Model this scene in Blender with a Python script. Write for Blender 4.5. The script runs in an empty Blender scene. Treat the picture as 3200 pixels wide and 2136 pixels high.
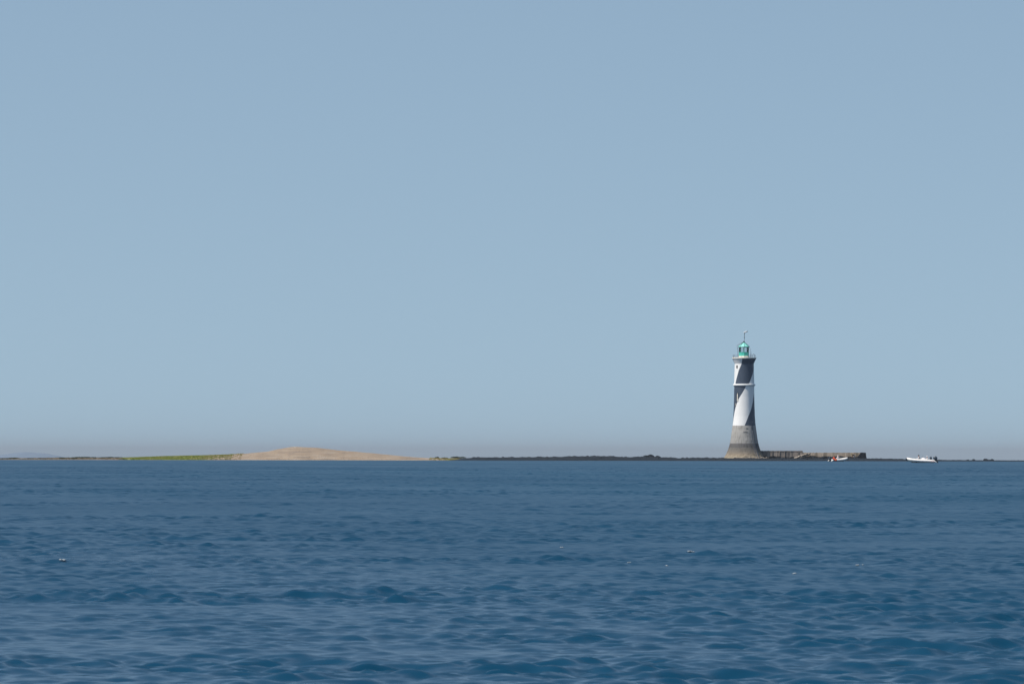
import bpy, bmesh, math, random
import numpy as np
from mathutils import Vector, Matrix, noise as mnoise
random.seed(7); np.random.seed(7)
R = math.radians
sc = bpy.context.scene
COL = sc.collection

# ------------------------------------------------------------------ frame
F = 18000.0            # focal length in photograph pixels (about a 200 mm lens)
EYE = 1426.3           # row of eye level
ROLL = R(0.10)
CAM_H = 0.76
RE = 6.371e6           # the sea really curves away over these distances
DT = 1395.0            # distance of the lighthouse
PM = F / DT            # pixels per metre there

def sea(x, y): return -(x * x + y * y) / (2 * RE)
def W(px, py, d):
    dx, dy = px - 1600.0, py - EYE
    ux = dx * math.cos(ROLL) + dy * math.sin(ROLL)
    uy = -dx * math.sin(ROLL) + dy * math.cos(ROLL)
    return Vector((ux / F * d, d, CAM_H - uy / F * d))
def X(px, d=DT): return (px - 1600.0) / F * d

# ------------------------------------------------------------------ helpers
def tag(o, label=None, cat=None, group=None, kind=None):
    if label: o['label'] = label
    if cat: o['category'] = cat
    if group: o['group'] = group
    if kind: o['kind'] = kind
    return o
def link(name, me, parent=None, mats=None, loc=None):
    o = bpy.data.objects.new(name, me); COL.objects.link(o)
    if parent is not None: o.parent = parent
    if loc is not None: o.location = loc
    if mats is not None:
        for m in (mats if isinstance(mats, (list, tuple)) else [mats]): me.materials.append(m)
    return o
def empty(name, loc, rz=0.0):
    o = bpy.data.objects.new(name, None); COL.objects.link(o)
    o.location = loc; o.rotation_euler = (0, 0, rz); o.empty_display_size = .3
    return o
def from_bm(name, bm, mats, parent=None, smooth=None, loc=None):
    me = bpy.data.meshes.new(name)
    bmesh.ops.recalc_face_normals(bm, faces=bm.faces)
    bm.to_mesh(me); bm.free()
    if smooth is not None:
        for p in me.polygons: p.use_smooth = True
        if smooth < 180: me.set_sharp_from_angle(angle=R(smooth))
    return link(name, me, parent, mats, loc)
def from_np(name, V, Q, mats, parent=None, smooth=True, loc=None, midx=None):
    me = bpy.data.meshes.new(name)
    n, m = len(V), len(Q)
    me.vertices.add(n); me.vertices.foreach_set('co', np.asarray(V, np.float32).ravel())
    me.loops.add(m * 4); me.loops.foreach_set('vertex_index', np.asarray(Q, np.int32).ravel())
    me.polygons.add(m)
    me.polygons.foreach_set('loop_start', np.arange(m, dtype=np.int32) * 4)
    if smooth: me.polygons.foreach_set('use_smooth', np.ones(m, bool))
    if midx is not None: me.polygons.foreach_set('material_index', np.asarray(midx, np.int32))
    me.update(calc_edges=True)
    return link(name, me, parent, mats, loc)
def grid_quads(nr, nc, wrap=False):
    r = np.arange(nr - 1)[:, None]; c = np.arange(nc if wrap else nc - 1)[None, :]
    c2 = (c + 1) % nc
    a = r * nc + c; b = r * nc + c2; d = (r + 1) * nc + c2; e = (r + 1) * nc + c
    return np.stack([a, b, d, e], -1).reshape(-1, 4)
def add_box(bm, c, s, rot=None, bevel=0.0):
    r = bmesh.ops.create_cube(bm, size=1.0)
    M = Matrix.Translation(c) @ (rot.to_4x4() if rot is not None else Matrix.Identity(4)) @ Matrix.Diagonal((*s, 1))
    bmesh.ops.transform(bm, matrix=M, verts=r['verts'])
    if bevel:
        es = {e for v in r['verts'] for e in v.link_edges}
        bmesh.ops.bevel(bm, geom=list(es), offset=bevel, segments=2, affect='EDGES', profile=.6)
def add_tube(bm, pts, rad, seg=8, caps=True):
    pts = [Vector(p) for p in pts]; n = len(pts)
    rads = rad if isinstance(rad, (list, tuple)) else [rad] * n
    rings = []; up = Vector((0, 0, 1))
    for i, p in enumerate(pts):
        t = (pts[min(i + 1, n - 1)] - pts[max(i - 1, 0)]).normalized()
        ref = up if abs(t.z) < .95 else Vector((1, 0, 0))
        a = t.cross(ref).normalized(); b = a.cross(t).normalized()
        rings.append([bm.verts.new(p + (a * math.cos(u) + b * math.sin(u)) * rads[i])
                      for u in [2 * math.pi * k / seg for k in range(seg)]])
    for r0, r1 in zip(rings, rings[1:]):
        for k in range(seg): bm.faces.new((r0[k], r0[(k + 1) % seg], r1[(k + 1) % seg], r1[k]))
    if caps:
        bm.faces.new(rings[0]); bm.faces.new(rings[-1][::-1])
def add_lathe(bm, prof, seg=48, a0=0.0):
    rings = []
    for r, z in prof:
        rings.append([bm.verts.new((r * math.sin(a0 + 2 * math.pi * k / seg), -r * math.cos(a0 + 2 * math.pi * k / seg), z)) for k in range(seg)])
    for r0, r1 in zip(rings, rings[1:]):
        for k in range(seg): bm.faces.new((r0[k], r0[(k + 1) % seg], r1[(k + 1) % seg], r1[k]))
    bm.faces.new(rings[0]); bm.faces.new(rings[-1])
def add_loft(bm, secs, caps=True):
    rings = [[bm.verts.new(p) for p in s] for s in secs]; n = len(rings[0])
    for r0, r1 in zip(rings, rings[1:]):
        for k in range(n): bm.faces.new((r0[k], r0[(k + 1) % n], r1[(k + 1) % n], r1[k]))
    if caps: bm.faces.new(rings[0]); bm.faces.new(rings[-1])

# ------------------------------------------------------------------ materials
def new_mat(name):
    m = bpy.data.materials.new(name); m.use_nodes = True
    nt = m.node_tree; return m, nt, nt.nodes, nt.links, nt.nodes['Principled BSDF']
def mat(name, c0, c1=None, scale=3.0, rough=.7, spec=.3, bump=0.0, stretch=(1, 1, 1), detail=6, lo=.35, hi=.65, metal=0, coord='Object'):
    m, nt, N, L, b = new_mat(name)
    b.inputs['Roughness'].default_value = rough
    b.inputs['Specular IOR Level'].default_value = spec
    b.inputs['Metallic'].default_value = metal
    b.inputs['Base Color'].default_value = (*c0, 1)
    if c1 is None: c1 = tuple(v * .8 for v in c0)
    tc = N.new('ShaderNodeTexCoord'); mp = N.new('ShaderNodeMapping'); mp.inputs['Scale'].default_value = stretch
    L.new(tc.outputs[coord], mp.inputs[0])
    nz = N.new('ShaderNodeTexNoise'); nz.inputs['Scale'].default_value = scale; nz.inputs['Detail'].default_value = detail
    L.new(mp.outputs[0], nz.inputs['Vector'])
    cr = N.new('ShaderNodeValToRGB')
    cr.color_ramp.elements[0].position = lo; cr.color_ramp.elements[0].color = (*c0, 1)
    cr.color_ramp.elements[1].position = hi; cr.color_ramp.elements[1].color = (*c1, 1)
    L.new(nz.outputs['Fac'], cr.inputs[0]); L.new(cr.outputs[0], b.inputs['Base Color'])
    if bump:
        bp = N.new('ShaderNodeBump'); bp.inputs['Strength'].default_value = 1; bp.inputs['Distance'].default_value = bump
        L.new(nz.outputs['Fac'], bp.inputs['Height']); L.new(bp.outputs[0], b.inputs['Normal'])
    m['cr'] = cr.name
    return m

M = {}
M['white_paint'] = mat('white_paint', (.84, .83, .81), (.79, .78, .76), scale=1.2, rough=.55, stretch=(1, 1, .25))
M['dark_paint'] = mat('dark_paint', (.042, .060, .090), (.052, .070, .102), scale=1.0, rough=.5, spec=.5, stretch=(1, 1, .3))
M['cream'] = mat('cream_stone', (.74, .71, .64), (.62, .58, .50), scale=3)
M['green'] = mat('green_paint', (.05, .42, .33), (.07, .48, .38), scale=2, rough=.4, spec=.5)
M['green_roof'] = mat('green_roof', (.22, .62, .54), (.27, .68, .60), scale=2, rough=.35, spec=.5)
M['green_dark'] = mat('green_frame', (.012, .12, .10), (.02, .15, .12), scale=2, rough=.4)
M['iron'] = mat('dark_iron', (.012, .02, .025), (.03, .035, .04), scale=6, rough=.5)
M['rail'] = mat('rail_grey', (.05, .06, .07), (.10, .11, .12), scale=6, rough=.5)
M['white_gel'] = mat('white_gelcoat', (.82, .81, .78), (.76, .74, .70), scale=2, rough=.35, spec=.5)
M['rubber_white'] = mat('white_inflatable', (.80, .78, .74), (.72, .69, .64), scale=3, rough=.55)
M['orange'] = mat('orange_cloth', (.78, .13, .05), (.65, .09, .04), scale=9, rough=.8)
M['red'] = mat('red_mark', (.42, .10, .09), (.5, .2, .18), scale=9, rough=.6)
M['black'] = mat('black_plastic', (.012, .016, .022), (.03, .035, .045), scale=8, rough=.35, spec=.5)
M['engine'] = mat('engine_blue_grey', (.02, .035, .055), (.035, .05, .07), scale=5, rough=.3, spec=.5)
M['skin'] = mat('skin', (.48, .28, .20), (.42, .23, .16), scale=12, rough=.6)
M['cloth_black'] = mat('cloth_black', (.012, .011, .014), (.02, .018, .02), scale=20, rough=.9)
M['cloth_white'] = mat('cloth_white', (.74, .70, .70), (.66, .62, .62), scale=20, rough=.9)
M['cloth_grey'] = mat('cloth_grey', (.46, .45, .48), (.38, .37, .40), scale=20, rough=.9)
M['hair'] = mat('hair_dark', (.012, .009, .008), (.02, .015, .012), scale=30, rough=.7)
M['rope'] = mat('rope', (.10, .10, .10), (.2, .2, .2), scale=30)
M['foam'] = mat('foam', (.30, .34, .36), (.22, .26, .29), scale=30, rough=.7)
M['rock'] = mat('seaweed_rock', (.005, .010, .016), (.026, .030, .036), scale=1.6, rough=.85, spec=.2, bump=.15, lo=.42, hi=.75)
M['rock_pale'] = mat('pale_rock', (.36, .31, .25), (.18, .15, .125), scale=1.8, rough=.9, bump=.1)
M['scrub'] = mat('scrub_leaf', (.012, .020, .010), (.035, .050, .018), scale=1.5, rough=.8, spec=.2)
M['scrub_stem'] = mat('scrub_stem', (.05, .035, .02), (.08, .06, .04), scale=8)
M['grass'] = mat('dune_grass', (.15, .20, .03), (.25, .25, .08), scale=.35, rough=.85, spec=.2)
M['grass_dry'] = mat('dry_grass', (.32, .26, .10), (.20, .18, .06), scale=.8, rough=.9)
M['hill'] = mat('far_hill', (.12, .18, .25), (.13, .19, .27), scale=.01, rough=1)  # haze blue painted into the base colour, close to the sky tone
M['lens'] = mat('lamp_lens', (.65, .62, .62), (.55, .52, .52), scale=4, rough=.3)

def glass():
    m, nt, N, L, b = new_mat('glass')
    gl = N.new('ShaderNodeBsdfGlossy'); gl.inputs['Roughness'].default_value = .02
    tr = N.new('ShaderNodeBsdfTransparent'); tr.inputs[0].default_value = (.93, .95, .95, 1)
    fr = N.new('ShaderNodeFresnel'); fr.inputs[0].default_value = 1.45
    mx = N.new('ShaderNodeMixShader')
    L.new(fr.outputs[0], mx.inputs[0]); L.new(tr.outputs[0], mx.inputs[1]); L.new(gl.outputs[0], mx.inputs[2])
    L.new(mx.outputs[0], N['Material Output'].inputs[0]); N.remove(b)
    return m
M['glass'] = glass()

def concrete():
    # board marked concrete, a darker tide band low down, rusty foot, dribbled stains
    m, nt, N, L, b = new_mat('concrete')
    b.inputs['Roughness'].default_value = .85; b.inputs['Specular IOR Level'].default_value = .2
    tc = N.new('ShaderNodeTexCoord'); sx = N.new('ShaderNodeSeparateXYZ'); L.new(tc.outputs['Object'], sx.inputs[0])
    n1 = N.new('ShaderNodeTexNoise'); n1.inputs['Scale'].default_value = 1.4; n1.inputs['Detail'].default_value = 8
    L.new(tc.outputs['Object'], n1.inputs['Vector'])
    zz = N.new('ShaderNodeMath'); zz.operation = 'MULTIPLY_ADD'; L.new(n1.outputs['Fac'], zz.inputs[0])
    zz.inputs[1].default_value = .22; L.new(sx.outputs['Z'], zz.inputs[2])
    mr = N.new('ShaderNodeMapRange'); mr.inputs[1].default_value = 0; mr.inputs[2].default_value = 8; L.new(zz.outputs[0], mr.inputs[0])
    cr = N.new('ShaderNodeValToRGB'); e = cr.color_ramp.elements
    stops = [(0, (.30, .26, .19)), (.10, (.25, .205, .15)), (.20, (.165, .145, .12)), (.32, (.135, .126, .115)), (.345, (.10, .097, .095)), (.452, (.125, .12, .118)), (.462, (.30, .29, .275)), (.80, (.37, .355, .33)), (1, (.37, .355, .33))]
    e[0].position = 0; e[0].color = (*stops[0][1], 1); e[1].position = 1; e[1].color = (*stops[-1][1], 1)
    for p, c in stops[1:-1]:
        k = e.new(p); k.color = (*c, 1)
    L.new(mr.outputs[0], cr.inputs[0])
    # streaks
    mp = N.new('ShaderNodeMapping'); mp.inputs['Scale'].default_value = (2.2, 2.2, .28); L.new(tc.outputs['Object'], mp.inputs[0])
    n2 = N.new('ShaderNodeTexNoise'); n2.inputs['Scale'].default_value = 1.6; n2.inputs['Detail'].default_value = 7; L.new(mp.outputs[0], n2.inputs['Vector'])
    mx = N.new('ShaderNodeMix'); mx.data_type = 'RGBA'; mx.blend_type = 'MULTIPLY'
    r2 = N.new('ShaderNodeValToRGB'); r2.color_ramp.elements[0].position = .33; r2.color_ramp.elements[0].color = (.55, .54, .52, 1)
    r2.color_ramp.elements[1].position = .52; r2.color_ramp.elements[1].color = (1, 1, 1, 1)
    L.new(n2.outputs['Fac'], r2.inputs[0]); mx.inputs[0].default_value = .7
    L.new(cr.outputs[0], mx.inputs[6]); L.new(r2.outputs[0], mx.inputs[7])
    # lift joints
    fr = N.new('ShaderNodeMath'); fr.operation = 'FRACT'; dv = N.new('ShaderNodeMath'); dv.operation = 'DIVIDE'; dv.inputs[1].default_value = 1.02
    L.new(sx.outputs['Z'], dv.inputs[0]); L.new(dv.outputs[0], fr.inputs[0])
    lt = N.new('ShaderNodeMath'); lt.operation = 'LESS_THAN'; lt.inputs[1].default_value = .07; L.new(fr.outputs[0], lt.inputs[0])
    m3 = N.new('ShaderNodeMix'); m3.data_type = 'RGBA'; m3.blend_type = 'MULTIPLY'
    ml = N.new('ShaderNodeMath'); ml.operation = 'MULTIPLY'; ml.inputs[1].default_value = .35; L.new(lt.outputs[0], ml.inputs[0])
    L.new(ml.outputs[0], m3.inputs[0]); L.new(mx.outputs[2], m3.inputs[6]); m3.inputs[7].default_value = (.5, .5, .5, 1)
    L.new(m3.outputs[2], b.inputs['Base Color'])
    bp = N.new('ShaderNodeBump'); bp.inputs['Distance'].default_value = .08; L.new(n1.outputs['Fac'], bp.inputs['Height']); L.new(bp.outputs[0], b.inputs['Normal'])
    return m
M['concrete'] = concrete()

def masonry(name, stone0, stone1, stain):
    m, nt, N, L, b = new_mat(name)
    b.inputs['Roughness'].default_value = .9; b.inputs['Specular IOR Level'].default_value = .2
    tc = N.new('ShaderNodeTexCoord')
    cx = N.new('ShaderNodeCombineXYZ'); sx = N.new('ShaderNodeSeparateXYZ'); L.new(tc.outputs['Object'], sx.inputs[0])
    L.new(sx.outputs['X'], cx.inputs[0]); L.new(sx.outputs['Z'], cx.inputs[1])
    br = N.new('ShaderNodeTexBrick'); br.inputs['Scale'].default_value = 1.0
    br.inputs['Brick Width'].default_value = .62; br.inputs['Row Height'].default_value = .27; br.inputs['Mortar Size'].default_value = .02
    br.inputs['Color1'].default_value = (*stone0, 1); br.inputs['Color2'].default_value = (*stone1, 1)
    br.inputs['Mortar'].default_value = (*[v * .65 for v in stone0], 1); L.new(cx.outputs[0], br.inputs['Vector'])
    mp = N.new('ShaderNodeMapping'); mp.inputs['Scale'].default_value = (.9, .9, .12); L.new(tc.outputs['Object'], mp.inputs[0])
    n = N.new('ShaderNodeTexNoise'); n.inputs['Scale'].default_value = 1.1; n.inputs['Detail'].default_value = 6; L.new(mp.outputs[0], n.inputs['Vector'])
    cr = N.new('ShaderNodeValToRGB'); cr.color_ramp.elements[0].position = .44; cr.color_ramp.elements[1].position = .66
    cr.color_ramp.elements[0].color = (0, 0, 0, 1); cr.color_ramp.elements[1].color = (1, 1, 1, 1); L.new(n.outputs['Fac'], cr.inputs[0])
    mx = N.new('ShaderNodeMix'); mx.data_type = 'RGBA'; L.new(cr.outputs[0], mx.inputs[0])
    L.new(br.outputs['Color'], mx.inputs[6]); mx.inputs[7].default_value = (*stain, 1)
    # weed line low on the wall
    n3 = N.new('ShaderNodeTexNoise'); n3.inputs['Scale'].default_value = .7; L.new(tc.outputs['Object'], n3.inputs['Vector'])
    za = N.new('ShaderNodeMath'); za.operation = 'MULTIPLY_ADD'; za.inputs[1].default_value = 1.3; L.new(n3.outputs['Fac'], za.inputs[0]); L.new(sx.outputs['Z'], za.inputs[2])
    mr = N.new('ShaderNodeMapRange'); mr.inputs[1].default_value = 1.1; mr.inputs[2].default_value = 1.4; L.new(za.outputs[0], mr.inputs[0])
    m4 = N.new('ShaderNodeMix'); m4.data_type = 'RGBA'; L.new(mr.outputs[0], m4.inputs[0]); m4.inputs[6].default_value = (.010, .014, .018, 1)
    L.new(mx.outputs[2], m4.inputs[7]); L.new(m4.outputs[2], b.inputs['Base Color'])
    return m
M['wall_grey'] = masonry('grey_masonry', (.29, .245, .21), (.235, .20, .175), (.10, .098, .095))
M['wall_brown'] = masonry('brown_masonry', (.43, .345, .265), (.35, .29, .235), (.15, .125, .09))

def sand():
    m, nt, N, L, b = new_mat('sand')
    b.inputs['Roughness'].default_value = .95; b.inputs['Specular IOR Level'].default_value = .1
    tc = N.new('ShaderNodeTexCoord'); sx = N.new('ShaderNodeSeparateXYZ'); L.new(tc.outputs['Object'], sx.inputs[0])
    mp = N.new('ShaderNodeMapping'); mp.inputs['Scale'].default_value = (.12, .12, 1.6); L.new(tc.outputs['Object'], mp.inputs[0])
    n1 = N.new('ShaderNodeTexNoise'); n1.inputs['Scale'].default_value = 1.3; n1.inputs['Detail'].default_value = 9; n1.inputs['Roughness'].default_value = .65; L.new(mp.outputs[0], n1.inputs['Vector'])
    cr = N.new('ShaderNodeValToRGB'); e = cr.color_ramp.elements
    e[0].position = .36; e[0].color = (.20, .165, .135, 1); e[1].position = .64; e[1].color = (.29, .245, .20, 1)
    k = e.new(.5); k.color = (.27, .208, .152, 1)
    L.new(n1.outputs['Fac'], cr.inputs[0])
    # speckle of pebbles
    n2 = N.new('ShaderNodeTexNoise'); n2.inputs['Scale'].default_value = 2.5; n2.inputs['Detail'].default_value = 5; L.new(tc.outputs['Object'], n2.inputs['Vector'])
    # vegetation mask from X (left end and right foot)
    mrl = N.new('ShaderNodeMapRange'); mrl.inputs[1].default_value = X(0); mrl.inputs[2].default_value = X(800); L.new(sx.outputs['X'], mrl.inputs[0])
    vg = N.new('ShaderNodeValToRGB'); ve = vg.color_ramp.elements; ve[0].position = .45; ve[0].color = (.35, .35, .35, 1); ve[1].position = .97; ve[1].color = (0, 0, 0, 1)
    for pp, vv in ((.56, .9), (.74, .85)):
        kk = ve.new(pp); kk.color = (vv, vv, vv, 1)
    L.new(mrl.outputs[0], vg.inputs[0])
    mrr = N.new('ShaderNodeMapRange'); mrr.inputs[1].default_value = X(1310); mrr.inputs[2].default_value = X(1420); mrr.inputs[3].default_value = 0; mrr.inputs[4].default_value = .7; L.new(sx.outputs['X'], mrr.inputs[0])
    ad = N.new('ShaderNodeMath'); ad.operation = 'ADD'; L.new(vg.outputs[0], ad.inputs[0]); L.new(mrr.outputs[0], ad.inputs[1])
    a2 = N.new('ShaderNodeMath'); a2.operation = 'ADD'; L.new(ad.outputs[0], a2.inputs[0]); L.new(n2.outputs['Fac'], a2.inputs[1])
    ms = N.new('ShaderNodeMapRange'); ms.inputs[1].default_value = 1.0; ms.inputs[2].default_value = 1.15; L.new(a2.outputs[0], ms.inputs[0])
    g = N.new('ShaderNodeValToRGB'); g.color_ramp.elements[0].color = (.14, .175, .035, 1); g.color_ramp.elements[1].color = (.25, .22, .09, 1)
    g.color_ramp.elements[0].position = .45; g.color_ramp.elements[1].position = .6; L.new(n1.outputs['Fac'], g.inputs[0])
    mx = N.new('ShaderNodeMix'); mx.data_type = 'RGBA'; L.new(ms.outputs[0], mx.inputs[0]); L.new(cr.outputs[0], mx.inputs[6]); L.new(g.outputs[0], mx.inputs[7])
    L.new(mx.outputs[2], b.inputs['Base Color'])
    bp = N.new('ShaderNodeBump'); bp.inputs['Distance'].default_value = .25; L.new(n2.outputs['Fac'], bp.inputs['Height']); L.new(bp.outputs[0], b.inputs['Normal'])
    return m
M['sand'] = sand()

def water():
    m, nt, N, L, b = new_mat('sea_water')
    b.inputs['IOR'].default_value = 1.36
    at = N.new('ShaderNodeAttribute'); at.attribute_name = 'ripple'
    L.new(at.outputs['Fac'], b.inputs['Roughness'])
    tc = N.new('ShaderNodeTexCoord')
    # patches of clearer and siltier water
    mp = N.new('ShaderNodeMapping'); mp.inputs['Scale'].default_value = (.02, .006, .02); L.new(tc.outputs['Object'], mp.inputs[0])
    n0 = N.new('ShaderNodeTexNoise'); n0.inputs['Scale'].default_value = 1; n0.inputs['Detail'].default_value = 3; L.new(mp.outputs[0], n0.inputs['Vector'])
    cr = N.new('ShaderNodeValToRGB'); cr.color_ramp.elements[0].position = .35; cr.color_ramp.elements[1].position = .65
    cr.color_ramp.elements[0].color = (*WATER0, 1); cr.color_ramp.elements[1].color = (*WATER1, 1)
    L.new(n0.outputs['Fac'], cr.inputs[0]); L.new(cr.outputs[0], b.inputs['Base Color'])
    # capillary ripples as real world-space normal tilt
    mp2 = N.new('ShaderNodeMapping'); mp2.inputs['Scale'].default_value = (18, 34, 20); mp2.inputs['Rotation'].default_value = (0, 0, R(8)); L.new(tc.outputs['Object'], mp2.inputs[0])
    n1 = N.new('ShaderNodeTexNoise'); n1.inputs['Scale'].default_value = 1; n1.inputs['Detail'].default_value = 3; L.new(mp2.outputs[0], n1.inputs['Vector'])
    sb = N.new('ShaderNodeVectorMath'); sb.operation = 'SUBTRACT'; L.new(n1.outputs['Color'], sb.inputs[0]); sb.inputs[1].default_value = (.5, .5, .5)
    ml = N.new('ShaderNodeVectorMath'); ml.operation = 'MULTIPLY'; L.new(sb.outputs[0], ml.inputs[0]); ml.inputs[1].default_value = (.10, .16, 0)
    ge = N.new('ShaderNodeNewGeometry'); ad = N.new('ShaderNodeVectorMath'); ad.operation = 'ADD'
    L.new(ge.outputs['Normal'], ad.inputs[0]); L.new(ml.outputs[0], ad.inputs[1])
    nm = N.new('ShaderNodeVectorMath'); nm.operation = 'NORMALIZE'; L.new(ad.outputs[0], nm.inputs[0]); L.new(nm.outputs[0], b.inputs['Normal'])
    return m
WATER0 = (.001, .034, .073); WATER1 = (.001, .044, .087)
M['water'] = water()

# ------------------------------------------------------------------ camera, sun, sky
cam = bpy.data.cameras.new('camera'); co = bpy.data.objects.new('camera', cam); COL.objects.link(co)
cam.sensor_width = 36; cam.sensor_fit = 'HORIZONTAL'; cam.lens = F / 3200 * 36
cam.shift_y = (EYE - 1068) / 3200
cam.clip_start = 1; cam.clip_end = 80000
co.location = (0, 0, CAM_H); co.rotation_euler = (R(90), -ROLL, 0)
cam.dof.use_dof = True; cam.dof.focus_distance = 1390; cam.dof.aperture_fstop = 45
sc.camera = co

SUN_AZ = 63; SUN_EL = 57
ts = Vector((-math.sin(R(SUN_AZ)) * math.cos(R(SUN_EL)), -math.cos(R(SUN_AZ)) * math.cos(R(SUN_EL)), math.sin(R(SUN_EL))))
sl = bpy.data.lights.new('sun', 'SUN'); sl.energy = 5.0; sl.angle = R(.5); sl.color = (1, .95, .88)
so = bpy.data.objects.new('sun', sl); COL.objects.link(so); so.rotation_euler = ts.to_track_quat('Z', 'Y').to_euler(); so.location = (-50, -50, 200)

w = bpy.data.worlds.new('World'); sc.world = w; w.use_nodes = True
nt = w.node_tree; bg = nt.nodes['Background']
sky = nt.nodes.new('ShaderNodeTexSky'); sky.sky_type = 'NISHITA'; sky.sun_disc = False
sky.sun_elevation = R(SUN_EL); sky.sun_rotation = R(180 + SUN_AZ)
sky.air_density = 1.0; sky.dust_density = .6; sky.ozone_density = 2.0; sky.altitude = 0
hs = nt.nodes.new('ShaderNodeMix'); hs.data_type = 'RGBA'; hs.blend_type = 'MULTIPLY'; hs.inputs[0].default_value = 1
SKY_TINT = (1.10, 1.03, .885); hs.inputs[7].default_value = (*SKY_TINT, 1)
tcw = nt.nodes.new('ShaderNodeTexCoord'); mpw = nt.nodes.new('ShaderNodeMapping'); mpw.inputs['Location'].default_value = (0, 0, .18); mpw.inputs['Scale'].default_value = (1, 1, 1)
nvw = nt.nodes.new('ShaderNodeVectorMath'); nvw.operation = 'NORMALIZE'
nt.links.new(tcw.outputs['Generated'], mpw.inputs[0]); nt.links.new(mpw.outputs[0], nvw.inputs[0]); nt.links.new(nvw.outputs[0], sky.inputs[0])
nt.links.new(sky.outputs[0], hs.inputs[6]); nt.links.new(hs.outputs[2], bg.inputs[0]); bg.inputs[1].default_value = .137
sc.view_settings.view_transform = 'Standard'; sc.view_settings.look = 'None'; sc.view_settings.gamma = 1
sc.view_settings.exposure = 0.0

# ------------------------------------------------------------------ sea
SLOPE = .050; GUST = .38; CHOP = .7; LOSTK = .28
def build_sea():
    rs = [0.2, 3, 8, 12]
    r = 15.0
    while r < 1430: rs.append(r); r += min(r * .0011, .10 if r < 420 else .22)
    while r < 40000: rs.append(r); r *= 1.06
    rs = np.array(rs, np.float64)
    fine = np.arange(-R(6.0), R(6.0), .00034)
    left = -np.geomspace(R(6.2), math.pi, 40)[::-1]; left = left[1:]
    right = np.geomspace(R(6.2), math.pi, 40)
    an = np.concatenate([left, fine, right[:-1], [math.pi]])
    nr, nc = len(rs), len(an)
    dr = np.gradient(rs)
    Rg = rs[:, None]
    Xg = Rg * np.sin(an)[None]; Yg = Rg * np.cos(an)[None]
    rng = np.random.RandomState(5)
    Z = np.zeros((nr, nc)); 
    lam = np.geomspace(.065, 5.0, 104)
    f0 = int(np.searchsorted(an, -R(6.01))); f1 = int(np.searchsorted(an, R(6.01)))
    xf = Xg[:, f0:f1]; yf = Yg[:, f0:f1]
    # gusts: patches where the short waves stand taller
    patch = np.zeros(xf.shape, np.float32)
    for i in range(18):
        l = math.exp(rng.uniform(math.log(1.2), math.log(30))); th = rng.normal(0, .6); k = 2 * math.pi / l
        patch += np.sin((k * (xf * math.sin(th) + yf * math.cos(th) * .5) + rng.uniform(0, 6.28)).astype(np.float32))
    patch = np.clip(np.exp(GUST * patch / 3) * .9, .4, 1.6)
    fine_z = np.zeros(xf.shape, np.float32); fx = np.zeros(xf.shape, np.float32); fy = np.zeros(xf.shape, np.float32)
    lost = np.zeros(nr)
    for l in lam:
        k = 2 * math.pi / l; th = R(6) + rng.choice((-1, 1)) * R(29) + rng.normal(0, R(18))
        s = SLOPE * (1.0 if l < .25 else (.25 / l) ** 1.25)
        s *= rng.uniform(.6, 1.35)
        ly = l / max(abs(math.cos(th)), .3)
        wgt = np.clip(ly / (2.0 * dr) - 1, 0, 1)
        lost += (s ** 2 / 2) * (1 - wgt ** 2)
        n0 = np.nonzero(wgt > 0)[0]
        if len(n0) == 0: continue
        n1 = n0.max() + 1
        ph = np.mod(k * (xf[:n1] * math.sin(th) + yf[:n1] * math.cos(th)) + rng.uniform(0, 6.28), 2 * math.pi).astype(np.float32)
        am = (wgt[:n1, None] * (s / k)).astype(np.float32) * (patch[:n1] if l < 3.5 else 1)
        fine_z[:n1] += np.sin(ph) * am
        cs = np.cos(ph); cs *= am; cs *= CHOP
        fx[:n1] += cs * math.sin(th); fy[:n1] += cs * math.cos(th)
    Z[:, f0:f1] += fine_z; Xg = Xg.copy(); Yg = Yg.copy(); Xg[:, f0:f1] += fx; Yg[:, f0:f1] += fy
    Z += -(Rg ** 2) / (2 * RE)
    V = np.stack([Xg, Yg, Z], -1).reshape(-1, 3)
    Q = grid_quads(nr, nc)[:, ::-1]
    o = from_np('sea', V, Q, M['water'])
    alpha = np.sqrt(np.clip(.05 ** 2 + LOSTK * lost, 0, .4))
    rg = np.repeat(np.sqrt(alpha)[:, None], nc, 1)
    gust = np.zeros(xf.shape, np.float32)
    for i in range(16):
        l = math.exp(rng.uniform(math.log(7), math.log(150))); th = rng.normal(0, .35); k = 2 * math.pi / l
        gust += np.sin((k * (xf * math.sin(th) * 5 + yf * math.cos(th) * .25) + rng.uniform(0, 6.28)).astype(np.float32))
    rg[:, f0:f1] *= np.exp(.022 * gust)
    rg = np.clip(rg, .12, .75)
    a = o.data.attributes.new('ripple', 'FLOAT', 'POINT'); a.data.foreach_set('value', rg.astype(np.float32).ravel())
    tag(o, 'deep blue sea covered in small wind ripples', kind='structure')
    o['kind'] = 'structure'
    print('sea', nr, nc)
    return Z, rs, an
Zs, rs_, an_ = build_sea()
def sea_h(x, y):
    r = math.hypot(x, y); a = math.atan2(x, y)
    i = int(np.searchsorted(rs_, r)); j = int(np.searchsorted(an_, a))
    return float(Zs[min(i, len(rs_) - 1), min(j, len(an_) - 1)])

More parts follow.
